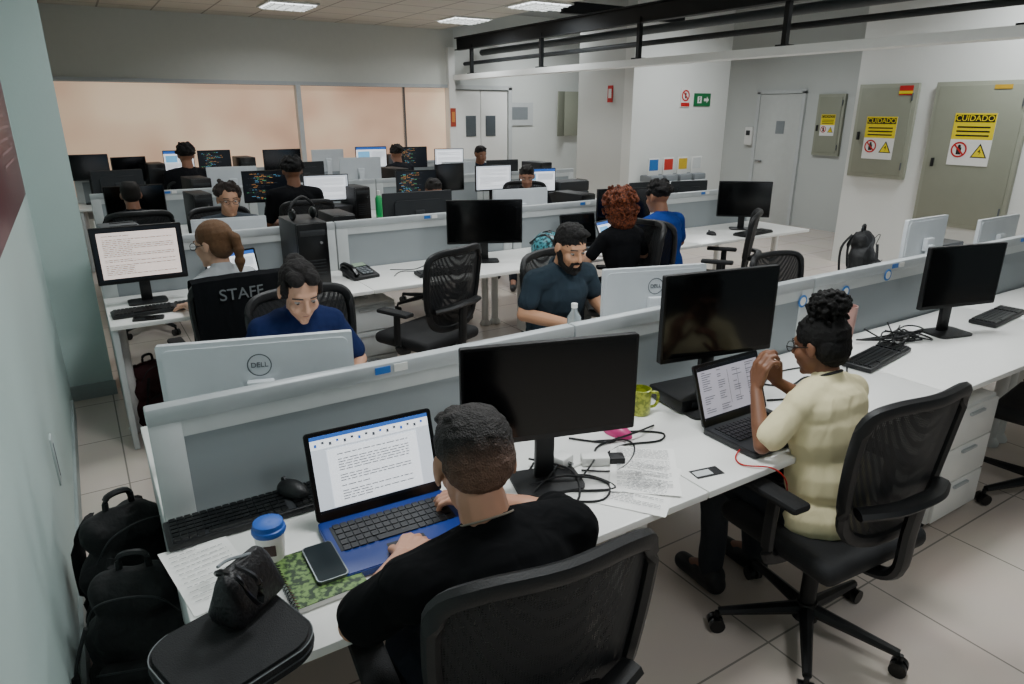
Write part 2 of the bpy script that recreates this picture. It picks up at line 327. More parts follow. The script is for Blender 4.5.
small_sign('door_notice','orange notice stuck beside the door',5.66,10.89,1.7,.1,.3,mat('#a03a25',.5),mat('#c9813f',.5))
r=onwall('intercom','white wall mounted intercom unit','intercom',9.985,8.2,1.4); M().box((0,-.03,0),(.16,.07,.3),WHT,.02).ob('body',r); M().box((0,-.07,.05),(.08,.01,.08),DGREY,.003).ob('display',r)
r=thing('fuse_box','open grey fuse box on the far wall','fuse box',(8.35,11.1,1.75)); M().box((0,0,0),(.45,.08,.8),CABM,.004).ob('body',r); M().box((-.35,-.1,0),(.3,.012,.8),CABD,.003,Matrix.Rotation(.5,3,'Z')).ob('door',r)
for i,(c,nm) in enumerate((('#2c6fb5','blue'),('#c0342b','red'),('#cfae2e','yellow'),('#cfd3d2','white'))):
    r=thing('recycling_bin','tall grey recycling bin with %s label panel'%nm,'bin',(7.38+.3*i,7.78,0),0,'recycling bins')
    M().box((0,0,.4),(.25,.3,.8),LGREY,.02).ob('body',r); M().box((0,.02,.84),(.25,.26,.1),GREY,.02).ob('lid',r)
    M().box((0,-.0,1.0),(.21,.02,.28),WHT,.003).rect(-.09,.96,.09,1.12,-.012,mat(c,.5)).ob('label_panel',r)
# ---------------------------------------------------------------- desks & partitions
def desk(x0,w,yf,yb,label,group,panel=False):
    r=thing('desk',label,'desk',(x0+w/2,(yf+yb)/2,0),0,group); d=abs(yb-yf)
    M().box((0,0,.7275),(w-.004,d,.025),DESK,.004).ob('worktop',r)
    M().box((0,0,.69),(w-.2,.05,.05),LGREY,.003).ob('crossbar',r)
    for sx in(-1,1):
        if panel and sx<0: M().box((-w/2+.02,0,.355),(.03,d-.06,.7),LGREY,.004).ob('side_panel',r)
        M().cyl((sx*(w/2-.05),0,.03),(sx*(w/2-.05),0,.715),.03,None,WHT,14).lathe([(0,0),(.05,0),(.052,.015),(.03,.05)],WHT,(sx*(w/2-.05),0,0),14).ob('leg',r)
    return r
def partition(x0,w,y,label,group):
    r=thing('desk_partition',label,'partition',(x0+w/2,y,0),0,group)
    f=M().box((0,0,1.055),(w-.006,.045,.05),ALU,.006).box((0,0,.62),(w-.006,.04,.16),LGREY,.003)
    for sx in(-1,1): f.box((sx*(w/2-.045),0,.85),(.08,.04,.38),LGREY,.003)
    f.box((0,0,1.01),(w-.1,.038,.05),LGREY)
    f.ob('frame',r); M().box((0,0,.845),(w-.16,.026,.3),PART_IN).ob('perforated_insert',r)
    M().box((w*.22-.35,-.024,1.06),(.05,.003,.022),mat('#2b6fc0',.4)).box((w*.22-.29,-.024,1.06),(.045,.003,.025),WHT).ob('sticker',r,False)
    return r
ROWS=[(.05,4,1.4,1.9),(.03,4,1.465,4.72),(.1,4,1.4,7.54),(.0,4,1.4,10.0)]
PARTS={}
for k,(x0,n,w,y) in enumerate(ROWS):
    for i in range(n):
        desk(x0+i*w,w,y-.70,y-.025,'white laminate workstation desk on round legs','workstation desks',i==0)
        if k<3: desk(x0+i*w,w,y+.70,y+.025,'white laminate workstation desk on round legs','workstation desks',i==0)
        PARTS[k,i]=partition(x0+i*w,w,y,'grey desk partition with perforated insert','desk partitions')
for k,(px,pz) in(((0,2),(-.45,.98)),((0,2),(-.1,1.02)),((0,1),(.62,.98))):
    M().cyl((px,-.024,pz),(px,-.027,pz),.03,None,mat('#2d78c2',.4),20).cyl((px,-.027,pz),(px,-.028,pz),.02,None,WHT,20).ob('round_sticker',PARTS[k])
M().box((-.2,-.016,.86),(.035,.004,.016),YEL).box((-.165,-.016,.85),(.03,.004,.012),BLK).ob('tag_clip',PARTS[0,0])
# ---------------------------------------------------------------- equipment
def content(m,w,h,kind,y,z0=0):
    X=lambda t:-w/2+t*w; Z=lambda t:z0+t*h
    def r(a,b,c,d,mt,k=1): m.rect(X(a),Z(b),X(c),Z(d),y-.0004*k,mt)
    rs=random.Random(int(w*1000)+len(kind)*7)
    if kind=='black': r(0,0,1,1,SCRB,0); return
    if kind in('word','page','doc'):
        bg=E_BG if kind!='doc' else E_DK; r(0,0,1,1,bg,0)
        if kind=='word':
            r(0,.95,1,1,E_BLUE); r(0,.83,1,.95,E_W)
            for i in range(16): r(.03+i*.06,.86+.03*(i%2),.05+i*.06,.9+.02*(i%2),E_TXT if i%3 else E_BLUE,2)
            r(0,0,1,.04,E_DK)
        pw=E_W if kind!='doc' else E_PINK
        r(.12 if kind=='word' else .05,.05,.88 if kind=='word' else .95,.8 if kind=='word' else .93,pw,2)
        x0,x1=(.2,.8) if kind=='word' else (.1,.9); t=.76 if kind=='word' else .87
        while t>.1:
            x=x0
            if rs.random()<.15: t-=.035; continue
            e=x1 if rs.random()<.75 else x0+.4*(x1-x0)
            while x<e:
                l=.02+rs.random()*.05; r(x,t-.010,min(x+l,e),t,E_TXT,3); x+=l+.012
            t-=.035
    elif kind=='sheet':
        r(0,0,1,1,E_MV,0); r(0,.93,1,1,E_DK); r(0,0,1,.05,E_DK)
        for c0 in(.05,.3,.55,.78):
            for i in range(19):
                if rs.random()<.2: continue
                r(c0,.88-i*.042,c0+.05+.12*rs.random(),.892-i*.042,E_TXT,2)
        for i in range(3): r(.47+i*.16,.2,.474+i*.16,.85,E_DK,2)
    elif kind=='code':
        r(0,0,1,1,E_DK,0); t=.93
        while t>.06:
            x=.05+.05*rs.randint(0,4); e=x+.1+rs.random()*.45
            while x<min(e,.95):
                l=.03+rs.random()*.06; r(x,t-.010,x+l,t,rs.choice([E_G,E_C,E_O,E_TXT,E_TXT,E_TXT]),2); x+=l+.02
            t-=.045
    elif kind=='web':
        r(0,0,1,1,E_W,0); r(0,.88,1,1,E_BLUE); r(.05,.5,.45,.8,E_C,2); r(.5,.5,.95,.8,E_BG,2)
        for i in range(6): r(.05,.42-i*.06,.3+.6*rs.random(),.44-i*.06,E_TXT,2)
def monitor(L,R,zt,zb,face=1,kind='black',col='black',label=None,base=.74,logo=False,group=None,stand=True):
    L=Vector(L);R=Vector(R); w=(R-L).length; c=(L+R)/2; h=zt-zb; a=math.atan2(R.y-L.y,R.x-L.x)
    if face<0: a+=pi
    body={'black':BLK,'white':SILV,'grey':DGREY}[col]
    r=thing('monitor',label or 'black flat monitor on a desk stand','monitor',(c.x,c.y,base),a,group)
    z0=zb-base; zc=z0+h/2; hb=M().plate(rrect(w,h,.006,0,zc),-.01,.012,body)
    if col=='white': hb.plate(rrect(w-.03,h-.03,.02,0,zc),.012,.016,body)
    else: hb.plate(rrect(w*.7,h*.62,.03,0,zc),.012,.035,body)
    hb.ob('housing',r)
    s=M().plate(rrect(w-.004,h-.004,.005,0,zc),-.0105,-.0102,BLKS); content(s,w-.018,h-.026,kind,-.0112,z0+.017); s.ob('screen',r,False)
    if stand:
        st=body if col!='white' else SILV
        M().box((0,.05,z0*.5+.07),(.06,.025,z0+.14),st,.006).box((0,.035,z0+.14),(.08,.03,.08),st,.006).ob('stand_neck',r)
        M().plate(rrect(.21,.15,.03,0,.02),0,.010,st,'z').ob('stand_base',r)
    if logo:
        zl=z0+h*.73; LG=mat('#5a6065',.4)
        o=M().ring(0,zl,.036,.0325,.0172,LG,28).ob('logo_ring',r,False); text('DELL',.023,LG,o,(0,.0175,zl),(radians(90),0,pi),depth=.001)
    return r
def laptop(loc,rz,w=.36,d=.245,ang=20,kind='word',body=BLK,deck=None,lidc=None,label='open black laptop on the desk',keyc=None):
    deck=deck or body; r=thing('laptop',label,'laptop',loc,rz)
    M().plate(rrect(w,d,.012),0,.016,body,'z').plate(rrect(w-.006,d-.006,.01),.016,.018,deck,'z').ob('base',r)
    k=M(); kc=keyc or BLKS; k.box((0,.03,.0185),(w*.88,d*.46,.001),DGREY)
    for j in range(5):
        n=15
        for i in range(n):
            if j==0 and 4<=i<=9: continue
            k.box((-w*.42+w*.84*(i+.5)/n,.03-d*.2+d*.1*j,.0205),(w*.84/n*.82,d*.08,.003),kc)
    k.box((-w*.02,.03-d*.2,.0205),(w*.3,d*.08,.003),kc); k.ob('keyboard',r,False)
    M().plate(rrect(w*.28,d*.26,.004,0,-d*.34),.018,.0188,MGREY if body is BLK else BLKS,'z').ob('touchpad',r)
    T=Matrix.Translation((0,d/2-.004,.018))@Matrix.Rotation(radians(-ang),4,'X')
    l=M(); l.T=T; h=d*.96; l.plate(rrect(w,h,.01,0,h/2),-.002,.006,lidc or body).plate(rrect(w-.004,h-.004,.01,0,h/2),-.0028,-.002,BLKS)
    lo=l.ob('lid',r); s=M(); s.T=T; content(s,w-.026,h-.034,kind,-.0034,.022); s.ob('screen',lo,False)
    return r
def keyboard(loc,rz,label='black computer keyboard on the desk',w=.44,d=.13):
    r=thing('keyboard',label,'keyboard',loc,rz); M().box((0,0,.01),(w,d,.02),BLK,.005).ob('case',r); k=M().box((0,0,.0205),(w*.95,d*.9,.003),DGREY)
    for j in range(6):
        for i in range(21):
            if i in(15,):continue
            if j==0 and 4<=i<=9: continue
            k.box((-w*.47+w*.94*(i+.5)/21,-d*.38+j*d*.15,.024),(w*.94/21*.84,d*.12,.008),BLKS)
    k.box((-w*.14,-d*.38,.024),(w*.25,d*.12,.008),BLKS); k.ob('keys',r,False); return r
def mouse(loc,rz,m=BLK,label='black computer mouse on the desk'):
    r=thing('computer_mouse',label,'mouse',loc,rz); v=M().ell((0,0,.0),(.032,.056,.036),m,None,20,14)
    for p in v.v: p.z=max(p.z,0)
    v.ob('shell',r); M().cyl((-.004,.03,.031),(.004,.03,.031),.009,None,DGREY,12).ob('scroll_wheel',r); return r
def tower(loc,rz,w=.17,d=.38,h=.36,m=BLK,label='black desktop computer tower'):
    r=thing('computer_tower',label,'computer',loc,rz); M().box((0,0,h/2),(w,d,h),m,.008).ob('case',r)
    f=M().box((0,-d/2-.006,h/2),(w-.01,.014,h-.01),BLKS,.004); 
    for i in range(6): f.box((0,-d/2-.014,h*.2+i*.02),(w*.7,.004,.006),DGREY)
    f.ob('front_panel',r); M().box((0,-d/2-.014,h*.85),(w*.8,.004,.035),DGREY,.002).ob('drive_bay',r); M().cyl((w*.25,-d/2-.013,h*.7),(w*.25,-d/2-.018,h*.7),.01,None,CHR,12).ob('power_button',r); return r
def cable(pts,r=.003,m=BLK,label='black cable lying on the desk',name='cable'):
    o=M().tube(pts,r,m,6,sub=6).ob(name); return tag(o,label,'cable')
def paper(loc,rz,w=.21,d=.297,label='printed white paper sheet on the desk',lines=22,seed=1):
    r=thing('paper_sheet',label,'paper',loc,rz); rs=random.Random(seed); n=6
    vs=[];fs=[]
    for j in range(n+1):
        for i in range(n+1): vs.append((-w/2+w*i/n,-d/2+d*j/n,.0012+.003*sin(i*.9+seed)*sin(j*.8)**2))
    for j in range(n):
        for i in range(n): a=j*(n+1)+i; fs.append((a,a+1,a+n+2,a+n+1))
    p=M().add(vs,fs,mat('#f4f3ef',.6,var=.01)).ob('sheet',r); t=M(); ink=mat('#6d6e72',.6)
    for k in range(lines):
        x=-w*.4;y=d*.42-k*d*.84/lines; e=w*.4 if rs.random()<.8 else 0
        if rs.random()<.1: continue
        while x<e:
            l=.006+rs.random()*.016; t.add([(x,y,.0052),(min(x+l,e),y,.0052),(min(x+l,e),y+.002,.0052),(x,y+.002,.0052)],[(0,1,2,3)],ink); x+=l+.004
    t.ob('printed_text',p,False); return r
monitor((.81,1.56),(1.32,1.41),1.205,.905,1,label='black widescreen monitor switched off on desk')
monitor((1.65,1.65),(2.13,1.56),1.285,.965,1,label='black monitor raised on a dock box')
monitor((3.40,1.67),(3.87,1.55),1.2,.89,1,label='black monitor switched off beside loose cables')
monitor((.12,2.16),(.66,2.0),1.165,.86,-1,'web','white',logo=True,label='silver monitor seen from behind with round logo')
monitor((1.82,2.18),(2.28,2.04),1.185,.88,-1,'web','white',logo=True,label='silver monitor seen from behind with round logo')
monitor((4.15,2.2),(4.6,2.2),1.2,.9,-1,'web','white',label='silver monitor beside a black bag')
monitor((5.04,2.2),(5.58,2.2),1.13,.84,-1,'web','white',label='silver monitor at the far end of the row')
r=thing('docking_station','black box dock supporting the monitor','dock',(1.93,1.72,.74),-.1); M().box((0,0,.03),(.3,.2,.05),BLK,.008).ob('case',r); M().box((0,-.102,.03),(.2,.004,.02),DGREY,.001).ob('port_strip',r)
laptop((.575,1.49,.745),-.05,.365,.255,17,'word',mat('#143583',.35),mat('#12317c',.35),BLK,'blue laptop showing a text document on screen')
laptop((1.89,1.37,.745),-.0,.335,.23,20,'sheet',mat('#1d1f22',.4),label='dark laptop showing columns of text on screen')
keyboard((.265,1.79,.742),.0,'black keyboard pushed against the partition'); mouse((.385,1.81,.772),.5,BLK,'black mouse resting on the keyboard')
keyboard((2.98,1.60,.742),.15,'black keyboard on the white desk'); keyboard((4.15,1.62,.742),.1,'black keyboard beside the monitor')
paper((.12,1.60,.741),.15,.16,.3,'printed form with logo on the desk edge',12,3); paper((1.30,1.34,.741),-.95,.21,.297,'printed page overlapping another on the desk',30,5); paper((1.37,1.40,.745),-.7,.21,.297,'printed page lying near the desk edge',30,8)
r=thing('coffee_cup','white paper coffee cup with blue lid','cup',(.262,1.55,.741))
M().lathe([(0,0),(.028,0),(.03,.004),(.038,.095),(.0,.095)],mat('#efece8',.5)).ob('cup_body',r); M().lathe([(.04,.09),(.042,.096),(.040,.104),(.037,.106),(.036,.118),(.032,.12),(0,.117)],mat('#2358b0',.4)).ob('lid',r)
M().box((-.01,-.034,.055),(.03,.004,.03),mat('#4a3a34',.6),.002,Matrix.Rotation(-.3,3,'Z')).ob('printed_mark',r)
r=thing('notebook','spiral notebook with green foliage cover','notebook',(.345,1.43,.741),.02)
M().box((0,0,.008),(.165,.21,.014),WHT,.002).ob('pages',r)
M().box((0,0,.0165),(.167,.212,.002),mat('#15300f',.5,ns=70,c2='#6b8a4a')).ob('cover',r)
b=M()
for i in range(18): b.tube([(-.086,-.1+i*.0115,.002),(-.093,-.1+i*.0115,.012),(-.086,-.1+i*.0115,.022),(-.076,-.1+i*.0115,.014)],.0018,CHR,5,sub=2)
b.ob('spiral_binding',r)
r=thing('smartphone','black smartphone lying on the notebook','phone',(.365,1.45,.7598),-.02); M().plate(rrect(.076,.155,.012),0,.008,mat('#6a7072',.3,metal=.6),'z').ob('case',r); M().plate(rrect(.07,.149,.01),.008,.0086,mat('#0a1a1f',.5,spec=.2),'z').ob('screen',r)
r=thing('laptop_sleeve','black rounded padded sleeve with pale piping','sleeve',(.115,1.265,.741),.3)
o=rrect(.28,.25,.07,n=10); P_=M(); P_.plate([(x*.97,y*.97) for x,y in o],.0,.006,BLKM,'z').plate(o,.006,.038,BLKM,'z').plate([(x*.95,y*.95) for x,y in o],.038,.046,BLKM,'z'); P_.ob('padded_case',r); M().tube([(x,y,.039) for x,y in o],.0014,mat('#6d7274',.5),5,closed=True,sub=2).ob('piping',r)
M().tube([(x*1.003,y*1.003,.02) for x,y in o],.002,DGREY,5,closed=True,sub=2).ob('zip',r)
# leather pouch, boxy with loop strap
r=thing('leather_pouch','black soft leather pouch with wrist strap','pouch',(.165,1.345,.788),.6)
LE=mat('#0e0e11',.45,bump=.3,bs=120); p=M(); p.box((0,0,.065),(.16,.095,.13),LE,.03,None,5)
for q in p.v:
    k=max(0,(q.z-.05)/.08); q.y*=1-.75*k; q.x*=1-.18*k; q.z+=.012*sin(q.x*30)*k-.25*q.x*k; q.y+=.006*sin(q.z*60+q.x*25)
p.ob('leather_body',r); M().tube([(-.062,0,.15),(-.03,.004,.145),(.01,-.002,.132),(.06,0,.112)],.0035,GREY,6).ob('zip',r); M().tube([(-.07,-.01,.14),(-.085,-.03,.165),(-.07,-.06,.15),(-.055,-.07,.1),(-.03,-.068,.06),(-.02,-.06,.11),(-.045,-.03,.15)],.008,BLKS,6,fl=.5).ob('strap',r)
r=thing('mug','yellow green ceramic mug with pattern','mug',(1.655,1.735,.741),-.4); MG=mat('#b9c03a',.35,ns=70,c2='#7d8a20')
M().lathe([(0,0),(.036,0),(.04,.006),(.041,.098),(.037,.1),(.036,.01),(0,.008)],MG).ob('mug_body',r); M().tube([(.038,0,.08),(.066,0,.076),(.07,0,.05),(.06,0,.026),(.038,0,.022)],.006,MG).ob('handle',r)
mouse((1.47,1.64,.741),.3,mat('#c23a78',.4),'pink computer mouse near the cables')
r=thing('power_adapter','white and black power adapter with plug','adapter',(1.27,1.52,.741),-.5); M().box((0,0,.015),(.09,.05,.03),WHT,.006).ob('brick',r); M().box((.07,.0,.013),(.05,.045,.026),BLK,.005).ob('plug',r)
r=thing('power_adapter','white power plug adapter among black cables','adapter',(1.17,1.56,.741),.3); M().box((0,0,.02),(.06,.05,.04),WHT,.008).ob('brick',r); M().cyl((0,-.025,.02),(0,-.04,.02),.006,None,CHR,8).ob('pin',r)
r=thing('asset_sticker','small black rectangular sticker on the desk','sticker',(1.53,1.285,.7405),-.2); M().box((0,0,.0006),(.1,.05,.001),BLK).box((-.015,.0,.0014),(.06,.03,.0004),LGREY).ob('label_film',r,False)
z=.745
cable([(1.05,1.56,z),(1.02,1.5,z),(1.1,1.42,z),(1.22,1.36,z),(1.2,1.46,z),(1.1,1.52,z),(1.12,1.6,z)],.004)
cable([(1.3,1.53,z),(1.42,1.56,z),(1.55,1.52,z),(1.6,1.56,z),(1.5,1.63,z),(1.4,1.6,z),(1.3,1.7,z)],.0035)
cable([(1.2,1.5,z),(1.3,1.44,z),(1.42,1.5,z),(1.46,1.58,z),(1.35,1.64,z)],.003,BLK)
cable([(1.08,1.62,z+.02),(1.16,1.5,z+.012),(1.1,1.38,z),(1.02,1.36,z),(.98,1.45,z),(1.08,1.5,z+.02),(1.2,1.6,z)],.0035)
cable([(1.15,1.45,z),(1.25,1.5,z+.02),(1.35,1.6,z),(1.5,1.58,z+.02),(1.62,1.62,z)],.0035)
cable([(.95,1.45,z),(1.05,1.38,z),(1.15,1.33,z),(1.22,1.4,z),(1.12,1.48,z+.015),(1.0,1.52,z),(1.1,1.62,z)],.0035)
cable([(1.0,1.52,z),(1.1,1.46,z),(1.16,1.52,z),(1.24,1.54,z)],.004,WHT,'white cable lying on the desk')
cable([(1.75,1.33,z+.01),(1.68,1.3,z),(1.66,1.25,z),(1.72,1.19,z),(1.76,1.16,.7),(1.78,1.16,.6)],.0025,RED,'red cable hanging from the laptop')
for k in range(5):
    rs=random.Random(k); cable([(3.3+rs.uniform(-.2,.25),1.72+rs.uniform(-.12,.1),z+.004*k+(.03 if i%3==1 else 0)) for i in range(8)],.004,BLK,'tangled black cable on the desk')
cable([(2.25,1.7,z),(2.35,1.6,z),(2.5,1.62,z),(2.55,1.5,z),(2.42,1.48,z),(2.3,1.55,z)],.004,BLK)
cable([(2.2,1.62,z),(2.4,1.72,z),(2.6,1.7,z),(2.7,1.62,z)],.003,BLK)
cable([(2.15,1.55,z),(2.3,1.5,z),(2.45,1.56,z),(2.6,1.52,z),(2.75,1.6,z)],.004,BLK)
r=thing('pen_cup','dusty pink plastic cup by the partition','cup',(3.05,1.82,.741)); M().lathe([(0,0),(.04,0),(.046,.19),(.042,.19),(.038,.006),(0,.005)],mat('#c79a90',.4)).ob('cup_body',r)
M().cyl((.01,0,.01),(.03,.01,.22),.004,None,BLK,8).ob('pen',r)
for x,y in((3.18,1.5),(5.3,1.6),(1.5,4.45),(3.2,4.45)):
    r=thing('drawer_pedestal','white rolling drawer pedestal under the desk','drawer unit',(x,y,0),0,'drawer pedestals'); M().box((0,0,.33),(.4,.5,.56),WHT,.006).ob('body',r)
    for j in range(3):
        dd=M().box((0,-.258,.15+.18*j),(.39,.016,.172),LGREY if y>3 else WHT,.004).ob('drawer',r); M().box((0,-.272,.21+.18*j),(.12,.014,.012),ALU,.003).ob('handle',dd)
    for sx in(-1,1):
        for sy in(-1,1): M().cyl((sx*.16-.01,sy*.2,.025),(sx*.16+.01,sy*.2,.025),.025,None,BLK,12).ob('castor',r)
tower((5.0,2.42,.74),pi/2,.2,.32,.22,DGREY,'dark small computer box on the desk')
laptop((2.75,2.3,.742),pi+.5,.34,.23,15,'web',SILV,label='silver laptop opened toward the seated worker')
r=thing('water_bottle','clear plastic water bottle on the desk','bottle',(1.86,2.42,.741)); M().lathe([(0,0),(.03,0),(.033,.02),(.031,.1),(.033,.17),(.015,.2),(.013,.22),(0,.22)],mat('#b9c4c6',.1,trans=.6)).ob('bottle_body',r); M().lathe([(.015,.215),(.015,.235),(0,.236)],WHT).ob('cap',r)
monitor((.02,4.46),(.49,4.46),1.195,.87,1,'doc',label='black monitor showing a document page')
keyboard((.27,4.22,.742),.05,'black keyboard in front of the monitor'); mouse((.60,4.2,.741),0)
r=thing('smartphone','black smartphone lying on the desk','phone',(.22,4.08,.741),1.4); M().plate(rrect(.075,.155,.012),0,.008,BLK,'z').ob('case',r); M().plate(rrect(.07,.149,.01),.008,.0086,SCRB,'z').ob('screen',r)
laptop((.80,4.42,.742),.25,.34,.23,15,'web',mat('#3a3d41',.4),label='dark laptop on the desk showing a page')
tower((1.2,4.45,.74),.0,.2,.4,.42); 
r=thing('headphones','black headphones resting on computer tower','headphones',(1.2,4.42,1.162),.3)
M().tube([(-.08,0,.02),(-.085,0,.08),(0,0,.14),(.085,0,.08),(.08,0,.02)],.009,BLK,8).ob('headband',r)
for sx in(-1,1): M().ell((sx*.075,0,.035),(.018,.035,.038),BLKS).ob('ear_cup',r)
r=thing('desk_phone','black office telephone with corded handset','telephone',(1.55,4.42,.741),.2)
M().box((0,0,.03),(.2,.2,.03),BLK,.01,Matrix.Rotation(.25,3,'X')).box((0,.06,.02),(.18,.06,.04),BLK,.01).ob('phone_body',r)
M().tube([(-.075,-.09,.035),(-.075,-.04,.07),(-.075,.06,.085),(-.075,.1,.07)],.018,BLKS,8).ob('handset',r)
k=M().box((.023,-.02,.043),(.085,.11,.004),DGREY,0,Matrix.Rotation(.25,3,'X'))
for i in range(3):
    for j in range(4): k.box((-.005+i*.028,-.06+j*.026,.035+j*.0065),(.02,.017,.01),GREY)
k.ob('keypad',r,False); M().box((.03,.06,.07),(.09,.045,.004),mat('#8fa08c',.2),.0,Matrix.Rotation(.3,3,'X')).ob('display',r)
monitor((2.26,4.5),(2.77,4.27),1.2,.88,1,label='black monitor switched off on second row desk')
r=thing('helmet','dark cycling helmet with teal decoration','helmet',(3.12,4.42,.741),.4)
h=M().ell((0,0,.03),(.12,.15,.14),mat('#12343c',.35,ns=45,c2='#4f9aa5'),None,24,14)
for p in h.v: p.z=max(p.z,.0)
h.ob('shell',r)
for i in range(4): M().tube([(-.07+.045*i,-.13,.07),(-.06+.04*i,0,.178-.02*abs(i-1.5)),(-.07+.045*i,.13,.07)],.012,BLKS,6).ob('vent_rib',r)
laptop((3.50,4.42,.742),-.15,.33,.25,12,'black',BLK,label='dark laptop on the second row desk'); monitor((3.66,4.5),(4.12,4.35),1.2,.9,1,'black'); laptop((3.74,4.2,.742),.3,.33,.23,25,'web',mat('#4a4d52',.4),label='grey laptop opened on the desk')
keyboard((2.1,4.2,.742),-.1); cable([(1.75,4.3,z),(1.85,4.4,z),(2.0,4.32,z),(2.15,4.42,z)]); cable([(2.8,4.3,z),(2.95,4.45,z),(3.0,4.3,z),(2.9,4.2,z)]); cable([(1.8,4.5,z),(1.95,4.42,z),(2.1,4.5,z),(2.2,4.38,z)])
monitor((5.14,4.52),(5.5,4.2),1.19,.86,1,label='black monitor switched off at the row end'); keyboard((5.2,4.12,.742),.1)
mouse((4.85,4.3,.741),0)
laptop((2.95,5.1,.742),pi,.34,.23,15,'web',SILV,label='silver laptop seen from behind'); monitor((1.98,5.02),(2.55,4.98),1.215,.9,-1,'web','grey',label='dark monitor seen from behind'); monitor((2.98,5.05),(3.5,5.0),1.18,.88,-1,'web','white',label='silver monitor seen from behind'); monitor((.62,5.05),(1.1,5.0),1.12,.84,-1,'web','white',label='silver monitor seen from behind')
tower((.22,5.05,.74),.1,.2,.36,.3,GREY,'grey desktop computer tower'); tower((.2,5.05,1.042),.1,.22,.3,.08,MGREY,'small grey box stacked on computer'); tower((1.62,5.05,.74),0,.17,.36,.36)
monitor((4.5,5.05),(4.95,5.0),1.16,.86,-1,'web','grey',label='dark monitor seen from behind'); monitor((5.1,5.1),(5.5,5.0),1.14,.84,-1,'web','grey',label='dark monitor seen from behind'); tower((3.8,5.0,.74),.1,.17,.36,.38)
monitor((.2,6.98),(.68,7.0),1.19,.9,1,'black'); monitor((1.36,7.0),(1.8,6.95),1.27,.97,1,'code'); monitor((1.95,7.05),(2.4,7.0),1.2,.93,1,'page'); monitor((2.95,7.05),(3.4,7.0),1.2,.92,1,'code')
monitor((2.62,7.9),(3.1,7.85),1.3,1.0,-1,'web','white',label='silver monitor seen from behind'); monitor((3.42,7.05),(3.8,7.1),1.25,.95,1,'black'); monitor((3.9,7.0),(4.35,6.95),1.22,.93,1,'page'); monitor((4.5,7.0),(4.95,6.9),1.16,.88,1,'web')
monitor((3.95,7.95),(4.4,7.9),1.2,.9,-1,'web','white',label='silver monitor seen from behind'); monitor((1.2,7.95),(1.7,7.9),1.25,.95,-1,'web','white',label='silver monitor seen from behind')
monitor((.15,7.9),(.6,7.95),1.26,.96,-1,'web','grey',label='dark monitor seen from behind'); monitor((2.0,7.9),(2.45,7.95),1.27,.97,-1,'web','grey',label='dark monitor seen from behind'); monitor((4.6,7.95),(5.05,7.9),1.2,.9,-1,'web','grey',label='dark monitor seen from behind')
tower((2.2,6.97,.74),pi/2,.28,.4,.16,label='black desktop computer lying flat'); tower((2.45,6.97,.74),.1,.17,.36,.34); tower((.95,7.0,.74),.1,.17,.36,.36); tower((5.2,6.98,.74),pi/2,.3,.42,.13,MGREY,'grey desktop computer lying flat'); tower((5.2,6.98,.872),pi/2,.3,.42,.12,DGREY,'dark desktop computer stacked on another'); tower((4.75,6.98,.74),pi/2,.3,.4,.14,BLK,'black desktop computer lying flat')
tower((1.08,7.9,.74),.1,.2,.4,.42); tower((3.3,7.95,.74),.1,.2,.4,.42); tower((5.35,7.9,.74),.1,.2,.4,.42,DGREY)
r=thing('water_bottle','bright green water bottle on the desk','bottle',(2.68,6.9,.741)); M().lathe([(0,0),(.035,0),(.037,.02),(.037,.2),(.018,.24),(0,.24)],mat('#2fae62',.3)).ob('bottle_body',r); M().lathe([(.02,.235),(.02,.28),(0,.285)],WHT).ob('cap',r)
for L,R_,zt,k,cl in(((-.02,9.8),(.4,9.8),1.32,'black','black'),((.42,9.75),(.8,9.8),1.28,'black','black'),((1.0,9.8),(1.35,9.75),1.34,'web','black'),((1.4,9.8),(1.8,9.8),1.33,'code','black'),((2.2,9.75),(2.7,9.75),1.32,'black','black'),((3.5,9.8),(3.95,9.75),1.32,'web','black'),((4.15,9.8),(4.6,9.75),1.3,'code','black'),((4.75,9.8),(5.2,9.7),1.26,'page','black')):
    monitor(L,R_,zt,zt-.3,1,k,cl,label='black monitor on the last desk row')
monitor((2.85,9.75),(3.3,9.75),1.3,1.0,-1,'web','white',label='silver monitor seen from behind')
tower((1.95,9.75,.74),.05,.2,.4,.5); tower((.88,9.75,.74),.05,.2,.4,.46); tower((4.05,9.75,.74),.05,.17,.4,.46)
for i in range(3):
    r=thing('printer','dark grey desktop laser printer','printer',(.78+i*1.85,8.0,.741),0,'laser printers'); M().box((0,0,.12),(.36,.34,.22),DGREY,.02).ob('body',r); M().box((0,.02,.25),(.32,.26,.03),BLK,.008).ob('lid',r); M().box((0,-.19,.05),(.26,.06,.03),BLKS,.004).ob('paper_tray',r)
